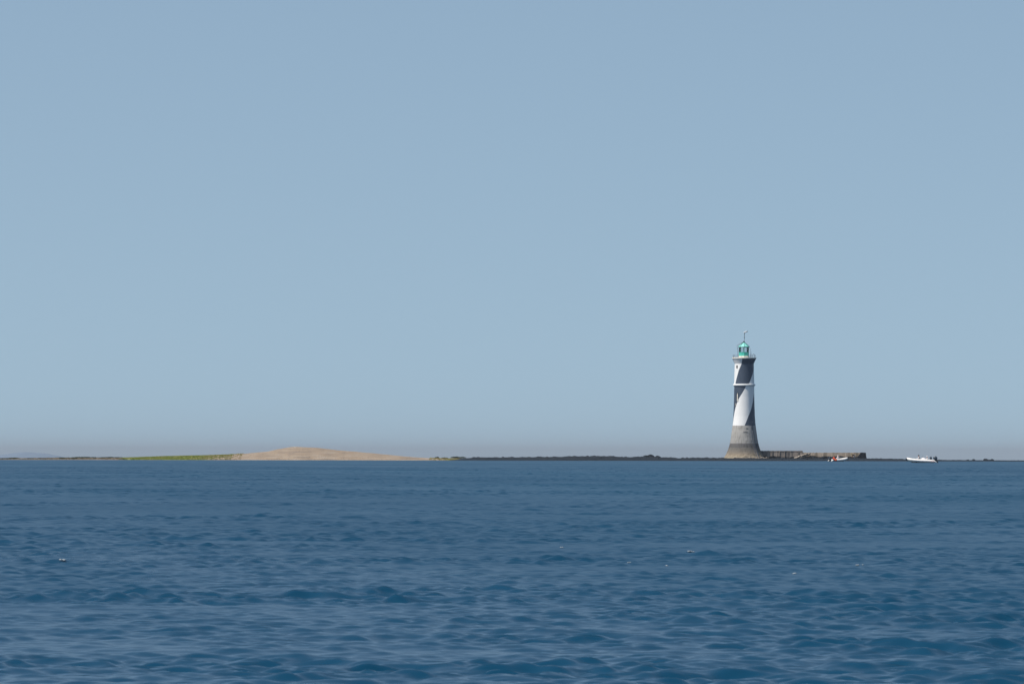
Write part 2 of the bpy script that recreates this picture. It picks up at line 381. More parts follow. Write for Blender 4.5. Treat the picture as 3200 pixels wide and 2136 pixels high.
# foam flecks on single breaking crests: too small and shapeless to count
bm = bmesh.new()
def hit(px, py):
    for r in rs_[(rs_ > 18) & (rs_ < 400)]:
        c = W(px, py, r)
        if c.z < sea_h(c.x, c.y): return c
    return W(px, py, 50)
for px, py, n, s in [(1754, 1712, 4, .007), (2158, 1724, 4, .008), (2680, 1767, 5, .007), (2485, 1792, 4, .006), (195, 1754, 6, .008), (1970, 1757, 2, .005), (2083, 1767, 3, .005), (2695, 1764, 2, .005)]:
    c = hit(px, py)
    for i in range(n):
        x, y = c.x + random.gauss(0, s * 1.6), c.y + random.gauss(0, s * .6)
        r = bmesh.ops.create_icosphere(bm, subdivisions=2, radius=s * random.uniform(.5, 1))
        z = sea_h(x, y) + s * .3
        for v in r['verts']: v.co = Vector((v.co.x * 1.7, v.co.y * 1.2, v.co.z * .8)) * (1 + .35 * mnoise.noise(v.co * 170 + Vector((i, 0, 0)))) + Vector((x, y, z))
foam = from_bm('foam', bm, M['foam'], smooth=180)
tag(foam, 'scattered white foam flecks on small breaking crests of the open water', 'foam', kind='stuff')

# ------------------------------------------------------------------ land
def fbm(x, y, s, seed=0, oct=4):
    o = 0; a = 1; t = 0
    for i in range(oct):
        o += a * mnoise.noise(Vector((x / s, y / s, seed + i * 7.3))); t += a; a *= .55; s *= .5
    return o / t
def ground(name, x0, x1, nx, y0, y1, ny, top, shape, m, rough_amp, seed):
    xs = np.linspace(x0, x1, nx); ys = np.linspace(y0, y1, ny); V = []
    for y in ys:
        for x in xs:
            px = 1600 + x / DT * F
            zt = W(px, np.interp(px, [t[0] for t in top], [t[1] for t in top]), (y0 + y1) / 2).z
            base = sea(x, y)
            t = (y - y0) / (y1 - y0); yy = t + .05 * fbm(x, 0, 6, seed + 3)
            k = shape(yy)
            edge = min(1, (x - x0) / 4, (x1 - x) / 4)
            z = base + (zt - base) * k * max(edge, 0) - .35 * (1 - k)
            am_ = rough_amp * min(1, (zt - base) / .9); z += am_ * fbm(x, y, 1.6, seed) * (.25 + k) - am_ * .3
            V.append((x, y, z))
    o = from_np(name, V, grid_quads(ny, nx), m)
    return o
def hump(t):
    t = min(max(t, 0), 1)
    return math.sin(math.pi * min(t * 1.15, 1.0)) ** .55 if t * 1.15 < .5 else (math.sin(math.pi * min(t * 1.15, 1.0)) ** .9 if t * 1.15 < 1 else 0)
def beach(t):
    t = min(max(t, 0), 1)
    return math.sin(math.pi * t) ** .9
DUNE = [(-300, 1431), (0, 1431.4), (380, 1430), (430, 1428.6), (510, 1425.5), (646, 1422.5), (715, 1420), (768, 1416), (836, 1409.6), (870, 1402), (904, 1396.2), (922, 1394.8), (990, 1398), (1058, 1406), (1126, 1411.5), (1211, 1419.6), (1279, 1426.4), (1340, 1430.5), (1381, 1432), (1450, 1433.5), (1540, 1438)]
dune = ground('sand_bank', X(-250), X(1530), 460, DT - 16, DT + 20, 40, DUNE, beach, M['sand'], .04, 11)
tag(dune, 'pale tan sand bank rising to a smooth low dune', kind='structure')
REEF = [(1380, 1438), (1420, 1434), (1460, 1430), (1500, 1427.5), (1600, 1427.5), (1740, 1425.5), (1800, 1424), (1900, 1424), (1960, 1427), (2010, 1426), (2060, 1427), (2120, 1430), (2200, 1428), (2262, 1430), (2300, 1430), (2400, 1430.5), (2700, 1431), (2730, 1431), (2830, 1433), (2960, 1435.8), (3060, 1436.6), (3200, 1437.4), (3500, 1438.5)]
reef = ground('reef', X(1385), X(3560), 900, DT - 24, DT + 22, 34, REEF, hump, M['rock'], .30, 23)
tag(reef, 'low dark seaweed covered reef along the waterline', kind='structure')

# boulders on the reef
def rock_mesh(name, seed, sub=3, sq=(1, .9, .62)):
    bm = bmesh.new(); bmesh.ops.create_icosphere(bm, subdivisions=sub, radius=1)
    rr = random.Random(seed); pl = []
    for i in range(7):
        n = Vector((rr.gauss(0, 1), rr.gauss(0, 1), rr.gauss(0, .8))).normalized(); pl.append((n, rr.uniform(.62, .9)))
    for v in bm.verts:
        for n, d in pl:
            k = v.co.dot(n) - d
            if k > 0: v.co -= n * k * .85
        v.co *= 1 + .18 * mnoise.noise(v.co * 2.2 + Vector((seed, 0, 0))) + .07 * mnoise.noise(v.co * 6 + Vector((0, seed, 0)))
        v.co = Vector((v.co.x * sq[0], v.co.y * sq[1], v.co.z * sq[2]))
    me = bpy.data.meshes.new(name); bm.to_mesh(me); bm.free()
    for p in me.polygons: p.use_smooth = True
    me.set_sharp_from_angle(angle=R(35)); me.materials.append(M['rock'])
    return me
RM = [rock_mesh('boulder', s) for s in range(7)]
def boulder(px, py, size, d, label, group=None, i=None, fl=1.0):
    me = RM[random.randrange(7) if i is None else i]
    o = bpy.data.objects.new('boulder', me); COL.objects.link(o)
    p = W(px, py, d); o.location = (p.x, p.y, p.z - size * .55 * fl)
    o.scale = (size, size, size * fl); o.rotation_euler = (random.uniform(-.2, .2), random.uniform(-.2, .2), random.uniform(0, 6.3))
    return tag(o, label, 'boulder', group)
def reef_y(px): return float(np.interp(px, [t[0] for t in REEF], [t[1] for t in REEF]))
gA = 'dark boulders on the reef between dune and lighthouse'
for i in range(95):
    px = random.uniform(1475, 2262)
    boulder(px, reef_y(px) - random.uniform(-1.5, 1.0), random.choice((.3, .4, .5, .7)) * random.uniform(.8, 1.2), DT + random.uniform(-3, 8), 'low dark boulder among many on the reef between dune and lighthouse', gA)
for i in range(60):
    px = random.uniform(1480, 2262)
    boulder(px, random.uniform(reef_y(px) + 3, 1438), random.uniform(.2, .45), DT - random.uniform(8, 17), 'low dark boulder among many on the reef between dune and lighthouse', gA)
gB = 'dark boulders on the reef right of the jetty'
for i in range(40):
    px = random.uniform(2710, 3205)
    if 2825 < px < 2925: continue
    boulder(px, reef_y(px) - random.uniform(-1.5, .3), random.uniform(.25, .5) * (1.2 if px < 2820 else .7), DT + random.uniform(-3, 8), 'small dark boulder among many on the reef right of the jetty', gB)
gC = 'dark boulders in front of lighthouse and jetty'
for i in range(70):
    px = random.uniform(2265, 2705)
    boulder(px, random.uniform(1431.5, 1438.5), random.uniform(.2, .5), DT - random.uniform(8, 18), 'dark wet boulder among many at the waterline before lighthouse and jetty', gC)
boulder(2034, 1420.5, 1.0, DT + 3, 'tall peaked dark boulder crowning the rock cluster left of the lighthouse', i=2, fl=1.3)
boulder(2018, 1422.5, .9, DT + 3, 'dark rounded boulder just left of the peaked one on the reef', i=4)
boulder(2055, 1423.5, 1.0, DT + 2, 'broad dark boulder just right of the peaked one on the reef', i=1)
boulder(3081, 1432.6, .75, DT, 'larger rounded black boulder of the isolated pair at far right', i=3, fl=1.1)
boulder(3101, 1433.2, .55, DT, 'smaller round black boulder, right one of the isolated pair at far right', i=5, fl=1.1)
boulder(3043, 1434.0, .5, DT, 'lone black boulder standing just left of the isolated far right pair', i=0, fl=1.1)
boulder(3024, 1435.2, .5, DT, 'flat dark boulder leftmost of the separate rocks on the far right skyline', i=6)
boulder(3091, 1435.6, .8, DT, 'low black rock lying between the isolated pair of boulders at far right', i=6, fl=.8)

# leaf clump vegetation
def leaves(bm, c, ext, n, s, rr, up=.3):
    for i in range(n):
        while True:
            u = Vector((rr.uniform(-1, 1), rr.uniform(-1, 1), rr.uniform(-.3, 1)))
            if u.length < 1 and (u.length > .45 or rr.random() < .3): break
        p = Vector((c[0] + u.x * ext[0], c[1] + u.y * ext[1], c[2] + u.z * ext[2]))
        a = Vector((rr.gauss(0, 1), rr.gauss(0, 1), rr.gauss(0, 1))).normalized(); b = a.orthogonal().normalized()
        b = Matrix.Rotation(rr.uniform(0, 6.28), 3, a) @ b
        c2 = a.cross(b); k = s * rr.uniform(.6, 1.3)
        bm.faces.new([bm.verts.new(p + b * k), bm.verts.new(p + c2 * k * .5), bm.verts.new(p - b * k), bm.verts.new(p - c2 * k * .5)])
rr = random.Random(3)
bm = bmesh.new()
SCR = [(-200, 1430.5), (0, 1430.6), (25, 1430.2), (38, 1428.8), (55, 1429.2), (62, 1430.6), (120, 1430.2), (160, 1429.6), (175, 1428.8), (194, 1427.8), (215, 1428.4), (238, 1427), (265, 1425.8), (290, 1427), (320, 1427.6), (348, 1425.8), (360, 1427), (378, 1427.2), (392, 1429.6)]
px = -190.0
while px < 390:
    yt = np.interp(px, [s[0] for s in SCR], [s[1] for s in SCR]) + rr.uniform(-.3, .7)
    d = DT + rr.uniform(-4, 4); p = W(px, yt, d); h = max(.12, (1431.8 - yt) / PM)
    leaves(bm, (p.x, p.y, p.z - h * .75), (rr.uniform(.3, .7), .6, h * .75), 60, .11, rr)
    p = W(px, 1432.2 + rr.uniform(-.4, .3), DT - 13); leaves(bm, (p.x, p.y, p.z - .1), (rr.uniform(.3, .6), .6, .10), 26, .08, rr)
    px += rr.uniform(2.0, 4.5)
scrub = from_bm('coastal_scrub', bm, M['scrub'])
tag(scrub, 'dark green low scrub growing along the far left of the sand bank', 'scrub', kind='stuff')

def tufts(name, spots, m, hh, rr, n=14):
    bm = bmesh.new()
    for p in spots:
        for k in range(n):
            a = rr.uniform(0, 6.28); b = Vector((math.cos(a), math.sin(a), 0)); o = Vector(p) + b * rr.uniform(0, .18)
            h = hh * rr.uniform(.5, 1.2); l = b * h * rr.uniform(.1, .6); s = b.orthogonal().normalized() * .03
            bm.faces.new([bm.verts.new(o - s), bm.verts.new(o + s), bm.verts.new(o + l * .5 + s * .8 + Vector((0, 0, h * .6))), bm.verts.new(o + l + Vector((0, 0, h)))])
    return from_bm(name, bm, m)
dV = np.empty(len(dune.data.vertices) * 3, np.float32); dune.data.vertices.foreach_get('co', dV); dV = dV.reshape(-1, 3)
def pick(x0, x1, y0, y1, n, minh=.05):
    sel = dV[(dV[:, 0] > X(x0)) & (dV[:, 0] < X(x1)) & (dV[:, 1] > DT + y0) & (dV[:, 1] < DT + y1)]
    sel = sel[sel[:, 2] > -.153 + minh]
    ix = np.random.randint(0, len(sel), n)
    return [Vector(sel[i].tolist()) + Vector((random.uniform(-.2, .2), random.uniform(-.4, .4), 0)) for i in ix]
sp = pick(380, 420, -16, 5, 160, .02) + pick(420, 640, -16, 5, 2400, .02) + pick(640, 730, -14, 5, 500)
g1 = tufts('marsh_grass', sp, M['grass'], .16, rr)
tag(g1, 'bright yellow green grass on the bank left of the dune', 'grass', kind='stuff')
g2 = tufts('dry_grass', pick(640, 760, -14, 4, 350) + pick(1340, 1390, -12, 6, 160) + pick(1390, 1470, -12, 6, 500), M['grass_dry'], .16, rr)
tag(g2, 'dry straw coloured grass at both feet of the dune', 'grass', kind='stuff')
bm = bmesh.new()
for (px, py, wd, h) in [(560, 1424.6, .8, .22), (505, 1425.8, .8, .25), (646, 1421.8, 1, .25), (440, 1427.6, .6, .2), (610, 1423.6, .5, .2), (710, 1419.6, .5, .15)]:
    p = W(px, py, DT + 2); leaves(bm, (p.x, p.y, p.z - h), (wd, .4, h), 90, .09, rr)
g3 = from_bm('low_weeds', bm, M['scrub']); tag(g3, 'small dark weeds dotted along the top of the green bank', 'weeds', kind='stuff')

def bush(px, py, wpx, hpx, label, seed):
    rr = random.Random(seed); d = DT + 1; p = W(px, py, d); wv = wpx / PM / 2; h = hpx / PM
    root = empty('shrub', (p.x, p.y, p.z - h)); tag(root, label, 'shrub')
    bm = bmesh.new()
    for i in range(7):
        k = rr.uniform(-.75, .75); leaves(bm, (k * wv, rr.uniform(-.3, .3), h * rr.uniform(.3, .5)), (wv * .4, .45, h * .55 * (1 - .4 * abs(k))), 130, .09, rr)
    from_bm('foliage', bm, M['scrub'], root)
    bm = bmesh.new()
    for i in range(5):
        x = rr.uniform(-.5, .5) * wv; add_tube(bm, [(x * .4, 0, -.15), (x, 0, h * .35), (x * 1.3, .05, h * .7)], [.03, .02, .01], 6)
    from_bm('stem', bm, M['scrub_stem'], root)
bush(1367, 1426.5, 16, 6, 'small dark shrub at the right foot of the dune, nearest the sand', 1)
bush(1390, 1428, 20, 5, 'low dark shrub between the two taller ones right of the dune', 2)
bush(1432, 1424.3, 50, 8, 'widest dark shrub where the dune meets the dark reef', 3)

# white weathered slabs lying on the dune crest
bm = bmesh.new(); p = W(925, 1395, DT)
for i in range(5):
    add_box(bm, (random.uniform(-.5, .5), random.uniform(-.2, .2), .03 + i * .015), (random.uniform(.25, .5), .25, .05), Matrix.Rotation(random.uniform(-.4, .4), 3, 'Z'), .03)
o = from_bm('driftwood', bm, M['cream'], loc=(p.x, p.y, p.z - .10)); tag(o, 'pale driftwood heap on the very top of the dune', 'driftwood')

# far hill
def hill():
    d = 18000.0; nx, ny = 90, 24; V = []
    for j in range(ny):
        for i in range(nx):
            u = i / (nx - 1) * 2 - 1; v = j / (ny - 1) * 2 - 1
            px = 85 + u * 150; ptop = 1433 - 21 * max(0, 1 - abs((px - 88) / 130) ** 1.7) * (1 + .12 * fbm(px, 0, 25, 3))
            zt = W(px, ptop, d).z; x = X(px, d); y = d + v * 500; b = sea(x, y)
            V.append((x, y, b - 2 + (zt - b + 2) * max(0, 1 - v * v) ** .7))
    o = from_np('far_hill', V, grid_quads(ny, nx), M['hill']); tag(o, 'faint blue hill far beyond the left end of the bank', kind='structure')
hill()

# ------------------------------------------------------------------ lighthouse
AX = 2325.2; YB = 1430.0
TB = W(AX, YB, DT)
LH = empty('lighthouse', TB)
tag(LH, 'tall lighthouse painted in black and white spiral bands with green lantern, on dark reef', 'lighthouse')
def hz(y): return (YB - y) / PM
PROF = [(1119.4, 37.3), (1122, 36.2), (1136, 29.8), (1160, 30.4), (1199, 31.6), (1210, 31.4), (1240, 31.7), (1270, 32.6), (1299, 33.7), (1329, 36.0), (1352, 39.2), (1368, 41.3), (1384, 44.2), (1396, 47.3), (1404, 50), (1412, 53.2), (1418, 56), (1424, 59.2), (1430, 62.5), (1434, 65)]
def rad(y): return float(np.interp(y, [p[0] for p in PROF], [p[1] for p in PROF])) / PM
TB_Y = [1119.4, 1136, 1158, 1180, 1199, 1207, 1216, 1232, 1249, 1257, 1275, 1287, 1299, 1307, 1329]
TB_A = [-11, -18, -37, -51, -63, -81, -90, -109, -128, -136, -149, -156, -162, -167, -180]
TB_B = [104, 90, 69, 43, 25, 7, 0, -18, -38, -45, -59, -66, -73, -77, -88]
TB_C = [196, 183, 162, 135, 116, 98, 90, 70, 57, 53, 41, 32, 21, 15.5, 0]
def shaft():
    ys = np.concatenate([np.linspace(1119.4, 1136, 14), np.linspace(1138, 1329, 130)])
    seg = 22; nc = seg * 4; V = []; 
    for y in ys:
        A, B, C = [np.interp(y, TB_Y, t) for t in (TB_A, TB_B, TB_C)]; D = C + 90
        if D > A + 330: D = A + 330
        if D < C + 20: D = C + 20
        bd = [A, B, C, D, A + 360]
        r = rad(y)
        for q in range(4):
            for k in range(seg):
                th = R(bd[q] + (bd[q + 1] - bd[q]) * k / seg); V.append((r * math.sin(th), -r * math.cos(th), hz(y)))
    Q = grid_quads(len(ys), nc, True)
    mi = np.tile(np.repeat([1, 0, 1, 0], seg), len(ys) - 1)
    o = from_np('tower_shaft', V, Q[:, ::-1], [M['white_paint'], M['dark_paint']], LH, midx=mi)
    return o
# orientation check: rows go down, columns go anticlockwise seen from above
sh = shaft()
def base():
    ys = np.concatenate([np.linspace(1329, 1434, 60)]); nc = 120; V = []
    for y in ys:
        t = max(0, (y - 1408) / 26)
        for k in range(nc):
            th = 2 * math.pi * k / nc
            r = rad(y) * 1.004 + .003 + t * .22 * mnoise.noise(Vector((math.sin(th) * 6, math.cos(th) * 6, y * .15)))
            V.append((r * math.sin(th), -r * math.cos(th), hz(y)))
    return from_np('tower_base', V, grid_quads(len(ys), nc, True)[:, ::-1], M['concrete'], LH)
base()
bm = bmesh.new(); add_lathe(bm, [(rad(1199) - .05, hz(1199)), (34.6 / PM, hz(1199.6)), (35.0 / PM, hz(1200.2)), (35.0 / PM, hz(1203.2)), (33.6 / PM, hz(1204.8)), (rad(1207) - .05, hz(1206.5))], 72)
from_bm('ring_moulding', bm, M['white_paint'], LH, smooth=35)
bm = bmesh.new(); add_lathe(bm, [(1.2, hz(1120.2)), (37.8 / PM, hz(1120.2)), (38.0 / PM, hz(1119.2)), (38.0 / PM, hz(1116.8)), (37.6 / PM, hz(1116.4)), (1.0, hz(1116.0))], 72)
from_bm('gallery_deck', bm, M['cream'], LH, smooth=35)
bm = bmesh.new()
for y0, y1, rr_ in [(1130.4, 1132.4, 32.9), (1134.6, 1137.2, 31.0)]:
    add_lathe(bm, [(rad(y0), hz(y0)), (rr_ / PM, hz(y0 + .3)), (rr_ / PM, hz(y1 - .3)), (rad(y1) - .02, hz(y1))], 72)
bm.free()

# lantern: octagon, corner towards the water
def octa(bm, prof): add_lathe(bm, prof, 8, 0)
LX = -1.2 / PM
LR = empty('lantern', (LX, 0, hz(1116.2))); LR.parent = LH
def lz(y): return (1116.2 - y) / PM
bm = bmesh.new(); octa(bm, [(17.6 / PM, lz(1116.2)), (17.6 / PM, lz(1113.0)), (16.4 / PM, lz(1112.2)), (15.4 / PM, lz(1112.0))])
from_bm('plinth', bm, M['cream'], LR)
bm = bmesh.new(); octa(bm, [(15.6 / PM, lz(1112.4)), (15.6 / PM, lz(1101.4)), (16.3 / PM, lz(1101.0)), (16.3 / PM, lz(1100.0)), (13.0 / PM, lz(1099.6))])
from_bm('lantern_wall', bm, M['green'], LR)
for k in range(8):
    a0 = k * math.pi / 4; a1 = a0 + math.pi / 4; r = 14.7 / PM
    p0 = Vector((r * math.sin(a0), -r * math.cos(a0), 0)); p1 = Vector((r * math.sin(a1), -r * math.cos(a1), 0))
    bm = bmesh.new(); add_tube(bm, [p0 + Vector((0, 0, lz(1100.2))), p0 + Vector((0, 0, lz(1084.6)))], .075, 6)
    from_bm('glazing_bar', bm, M['green'] if k == 0 else M['green_dark'], LR)
    bm = bmesh.new(); mid = (p0 + p1) / 2 * .985; u = (p1 - p0).normalized()
    add_box(bm, mid + Vector((0, 0, lz(1092.3))), ((p1 - p0).length - .14, .02, 15.2 / PM), Matrix.Rotation(math.atan2(u.y, u.x), 3, 'Z'))
    from_bm('pane', bm, M['glass'], LR)
bm = bmesh.new(); octa(bm, [(13.8 / PM, lz(1084.9)), (17.9 / PM, lz(1084.9)), (18.1 / PM, lz(1083.6)), (17.8 / PM, lz(1083.2))])
from_bm('eave', bm, M['green_dark'], LR)
bm = bmesh.new(); octa(bm, [(17.7 / PM, lz(1083.4)), (17.4 / PM, lz(1082.4)), (9.6 / PM, lz(1075.5)), (2.4 / PM, lz(1069.5))])
rf = from_bm('lantern_roof', bm, M['green_roof'], LR)
bm = bmesh.new()
for k in range(8):
    a = k * math.pi / 4; q = lambda r, y: (r / PM * math.sin(a), -r / PM * math.cos(a), lz(y))
    add_tube(bm, [q(17.5, 1082.4), q(9.8, 1075.3), q(2.4, 1069.2)], .045, 5)
from_bm('roof_rib', bm, M['green_dark'], rf)
bm = bmesh.new(); add_lathe(bm, [(.06, lz(1070)), (.24, lz(1069.4)), (.26, lz(1067.8)), (.14, lz(1066.6)), (.10, lz(1065.4)), (.05, lz(1064.6))], 20)
from_bm('finial', bm, M['iron'], LR, smooth=40)
bm = bmesh.new(); add_lathe(bm, [(.05, 0), (.3, .05), (.42, .3), (.42, .9), (.3, 1.1), (.05, 1.15)], 20)
# slim lamp inside
bm.free(); bm = bmesh.new(); add_lathe(bm, [(.05, lz(1101)), (.05, lz(1096)), (.13, lz(1095.4)), (.15, lz(1094)), (.15, lz(1091)), (.10, lz(1090)), (.03, lz(1089.6))], 20)
from_bm('lamp', bm, M['lens'], LR, smooth=40)
# mast and weather vane
bm = bmesh.new(); add_lathe(bm, [(.045, lz(1065)), (.05, lz(1055.4)), (.04, lz(1055.3)), (.05, lz(1048)), (.075, lz(1041)), (.05, lz(1039.6))], 10)
add_lathe(bm, [(.03, lz(1056)), (.09, lz(1055.6)), (.12, lz(1054.4)), (.09, lz(1053.2)), (.03, lz(1052.8))], 14)
mo = from_bm('mast', bm, M['iron'], LR, smooth=60)
mo.rotation_euler = (0, R(1.8), 0); mo.location = (-.02, 0, 0)
c = Vector((1.3 / PM + .02, 0, lz(1038.6)))
vn = empty('weather_vane', c); vn.parent = LR; vn.rotation_euler = (0, R(-18), 0)
bm = bmesh.new(); add_loft(bm, [[(x, r * math.cos(t) * .5, .06 + r * math.sin(t)) for t in [k * math.pi / 5 for k in range(10)]] for x, r in [(-.22, .03), (-.1, .11), (.15, .15), (.4, .13), (.62, .09), (.78, .05)]])
from_bm('vane_body', bm, M['white_paint'], vn, smooth=60)
bm = bmesh.new(); add_loft(bm, [[(x, y_, z_) for y_, z_ in [(-.10, z), (.06, z), (.06, z + h), (-.10, z + h)]] for x, z, h in [(-.05, -.10, .06), (.3, -.13, .12), (.7, -.08, .17), (.88, -.03, .16)]])
from_bm('vane_tail', bm, M['iron'], vn)
# lightning conductor down the left, stay pole on the right
bm = bmesh.new()
P = lambda x, y, yy=-.1: ((x - AX) / PM - LX, yy, lz(y))
add_tube(bm, [P(2323.5, 1068.2), P(2312, 1073.6), P(2302.6, 1079.4), P(2303.4, 1085), P(2305, 1092), P(2305.4, 1104), P(2305.8, 1116)], [.045] * 5 + [.05, .09], 6)
from_bm('lightning_conductor', bm, M['rail'], LR)
bm = bmesh.new(); add_tube(bm, [P(2341, 1083.4), P(2344.2, 1090), P(2345.4, 1097), P(2346, 1106), P(2346, 1116)], [.02, .03, .03, .07, .10], 6)
from_bm('stay_pole', bm, M['rail'], LR)
# gallery rail: thin posts and two wires, access hoop on the right, small lamp on the left
rl = 36.3 / PM; zr = hz(1116.4)
for k in range(24):
    a = 2 * math.pi * k / 24; bm = bmesh.new()
    add_tube(bm, [(rl * math.sin(a), -rl * math.cos(a), zr - .03), (rl * math.sin(a), -rl * math.cos(a), zr + .62)], .011, 5)
    from_bm('rail_post', bm, M['rail'], LH)
bm = bmesh.new()
for h in (.35, .62):
    n = 72; add_tube(bm, [(rl * math.sin(2 * math.pi * k / n), -rl * math.cos(2 * math.pi * k / n), zr + h) for k in range(n + 1)], .007, 4, caps=False)
from_bm('guard_rail', bm, M['rail'], LH)
bm = bmesh.new(); G = lambda x, y, yy=-.4: ((x - AX) / PM, yy, hz(y))
for yy in (-.45, .05):
    add_tube(bm, [G(2349.5, 1116, yy), G(2351.5, 1111, yy), G(2352, 1107, yy), G(2354, 1105.2, yy), G(2356.4, 1106.4, yy), G(2357, 1110, yy), G(2356.6, 1116, yy)], .04, 6)
add_tube(bm, [G(2352, 1110, -.45), G(2352, 1110, .05)], .03, 5); add_tube(bm, [G(2356.8, 1110, -.45), G(2356.8, 1110, .05)], .03, 5)
from_bm('access_hoop', bm, M['rail'], LH)
bm = bmesh.new(); add_tube(bm, [G(2291.6, 1116.4), G(2291.2, 1112.6), G(2292.2, 1109.6), G(2294.4, 1109.2), G(2294.6, 1112), G(2293.4, 1114.2), G(2291.6, 1114)], .035, 6)
add_box(bm, G(2292.6, 1115.2), (.2, .2, .16), None, .03)
add_box(bm, G(2299.6, 1115.0), (.16, .16, .22), None, .03)
from_bm('fog_signal', bm, M['rail'], LH)

def on_surface(th, y, out=0.0):
    r = rad(y) + out; t = R(th); return Vector((r * math.sin(t), -r * math.cos(t), hz(y)))
def rot_at(th): return Matrix.Rotation(R(th), 3, 'Z')
# upper window
def window(th, y0, y1, wd, frame_m, pane_m, pointed=False):
    yc = (y0 + y1) / 2; c = on_surface(th, yc); h = (y1 - y0) / PM
    w_ = empty('window', c, R(th)); w_.parent = LH
    bm = bmesh.new()
    if pointed:
        pts = [(-wd / 2, -h / 2), (wd / 2, -h / 2), (wd / 2, h * .2), (wd * .3, h * .42), (0, h / 2), (-wd * .3, h * .42), (-wd / 2, h * .2)]
    else: pts = [(-wd / 2, -h / 2), (wd / 2, -h / 2), (wd / 2, h / 2), (-wd / 2, h / 2)]
    P3 = [Vector((x, -.06, z)) for x, z in pts]
    add_tube(bm, P3 + [P3[0]], .05, 5); from_bm('frame', bm, frame_m, w_)
    bm = bmesh.new(); f0 = [bm.verts.new((x * .95, -.045, z * .97)) for x, z in pts]; f1 = [bm.verts.new((x * .95, .1, z * .97)) for x, z in pts]
    bm.faces.new(f0[::-1]); bm.faces.new(f1)
    for k in range(len(pts)): bm.faces.new((f0[k], f0[(k + 1) % len(pts)], f1[(k + 1) % len(pts)], f1[k]))
    from_bm('shutter', bm, pane_m, w_)
M['brown'] = mat('brown_shutter', (.10, .055, .04), (.06, .035, .03), scale=8)
window(-50, 1141.5, 1149.5, .34, M['iron'], M['brown'])
window(-43, 1226, 1254, .42, M['iron'], M['cream'], True)
window(-57, 1257, 1268, .26, M['iron'], M['cream'], True)
# cable duct and ladder down the flank
bm = bmesh.new()
for th0, r_, o in [(36, .07, .03), (44, .10, .06)]:
    ys = np.linspace(1316, 1430, 36); add_tube(bm, [on_surface(th0 + (y - 1330) * .03, y, o) for y in ys], r_, 6)
from_bm('cable_duct', bm, M['dark_paint'], LH)
bm = bmesh.new(); ys = np.linspace(1345, 1430, 34); add_tube(bm, [on_surface(40.2 + (y - 1330) * .03, y, .02) for y in ys], .11, 6)
from_bm('duct_casing', bm, M['concrete'], LH)
bm = bmesh.new()
for th, y, wd, h in [(12, 1338, .5, .14), (4, 1349.5, 1.05, .07), (2, 1384, .0, .0)]:
    if wd: add_box(bm, on_surface(th, y, .02), (wd, .12, h), rot_at(th), .01)
from_bm('iron_bracket', bm, M['rail'], LH)

# pale rubble at the foot of the tower
rp = [rock_mesh('rubble', 40 + s, 2, (1.3, .9, .8)) for s in range(4)]
for me in rp: me.materials.clear(); me.materials.append(M['rock_pale'])
def prock(px, py, s, d, label, group=None, sc_=(1, 1, 1), ry=0):
    o = bpy.data.objects.new('rubble_stone', random.choice(rp)); COL.objects.link(o); p = W(px, py, d); o.location = p
    o.scale = (s * sc_[0], s * sc_[1], s * sc_[2]); o.rotation_euler = (0, ry, random.uniform(-.5, .5)); return tag(o, label, 'stone', group)
for i in range(26):
    px = 2296 + i * 4.2 + random.uniform(-1.5, 1.5)
    prock(px, 1430.2 + random.uniform(-.9, .7), random.uniform(.12, .30), DT - 6.2, 'pale stone in the row along the foot of the lighthouse', 'pale stones at the lighthouse foot')

# ------------------------------------------------------------------ jetty
JX0 = X(2366) ; zt = W(2440, 1408.2, DT + 1).z; zb = W(2440, 1433, DT).z
JT = empty('jetty', (X(2440), DT + 1, zb)); tag(JT, 'old stone jetty wall running right from the lighthouse, stepped down halfway', 'jetty')
def wall_seg(name, x0, x1, y_top, m, seed, dy=0.0, thick=1.6, batter=.15, ybot=1435):
    n = max(6, int((x1 - x0) / 3)); bm = bmesh.new(); secs = []
    for i in range(n + 1):
        px = x0 + (x1 - x0) * i / n; x = X(px, DT) - JT.location.x
        z1 = W(px, y_top(px) if callable(y_top) else y_top, DT + 1).z - zb + .10 * mnoise.noise(Vector((px * .2, seed, 0))); z0 = W(px, ybot, DT + 1).z - zb
        j = .05 * mnoise.noise(Vector((px * .3, seed, 4)))
        secs.append([(x, -thick / 2 - batter + j + dy, z0), (x, -thick / 2 + j + dy, z1), (x, thick / 2 + dy, z1), (x, thick / 2 + batter + dy, z0)])
    add_loft(bm, secs); return from_bm(name, bm, m, JT)
wall_seg('upper_wall', 2368, 2509, 1408.4, M['wall_grey'], 1)
wall_seg('coping', 2372, 2507, 1407.7, M['wall_grey'], 2, thick=1.75, batter=0, ybot=1410.5)
wall_seg('lower_wall', 2505, 2690, 1413.4, M['wall_brown'], 3, dy=.02, thick=1.5)
for px, wpx in [(2413, 4), (2436, 2), (2452, 2), (2463, 3), (2495, 2.5)]:
    bm = bmesh.new(); x = X(px) - JT.location.x
    add_box(bm, (x, -.93, (zt - zb) * .48), (wpx / PM, .14, (zt - zb) * .98), None, .02); from_bm('buttress', bm, M['wall_grey'], JT)
for i in range(46):
    px = random.uniform(2420, 2690); hi = 1425 if 2535 < px < 2630 else 1429
    boulder(px, random.uniform(hi, 1433), random.uniform(.35, .75), DT - random.uniform(2.5, 6), 'black weedy boulder piled against the foot of the jetty wall', 'black boulders against the jetty wall')
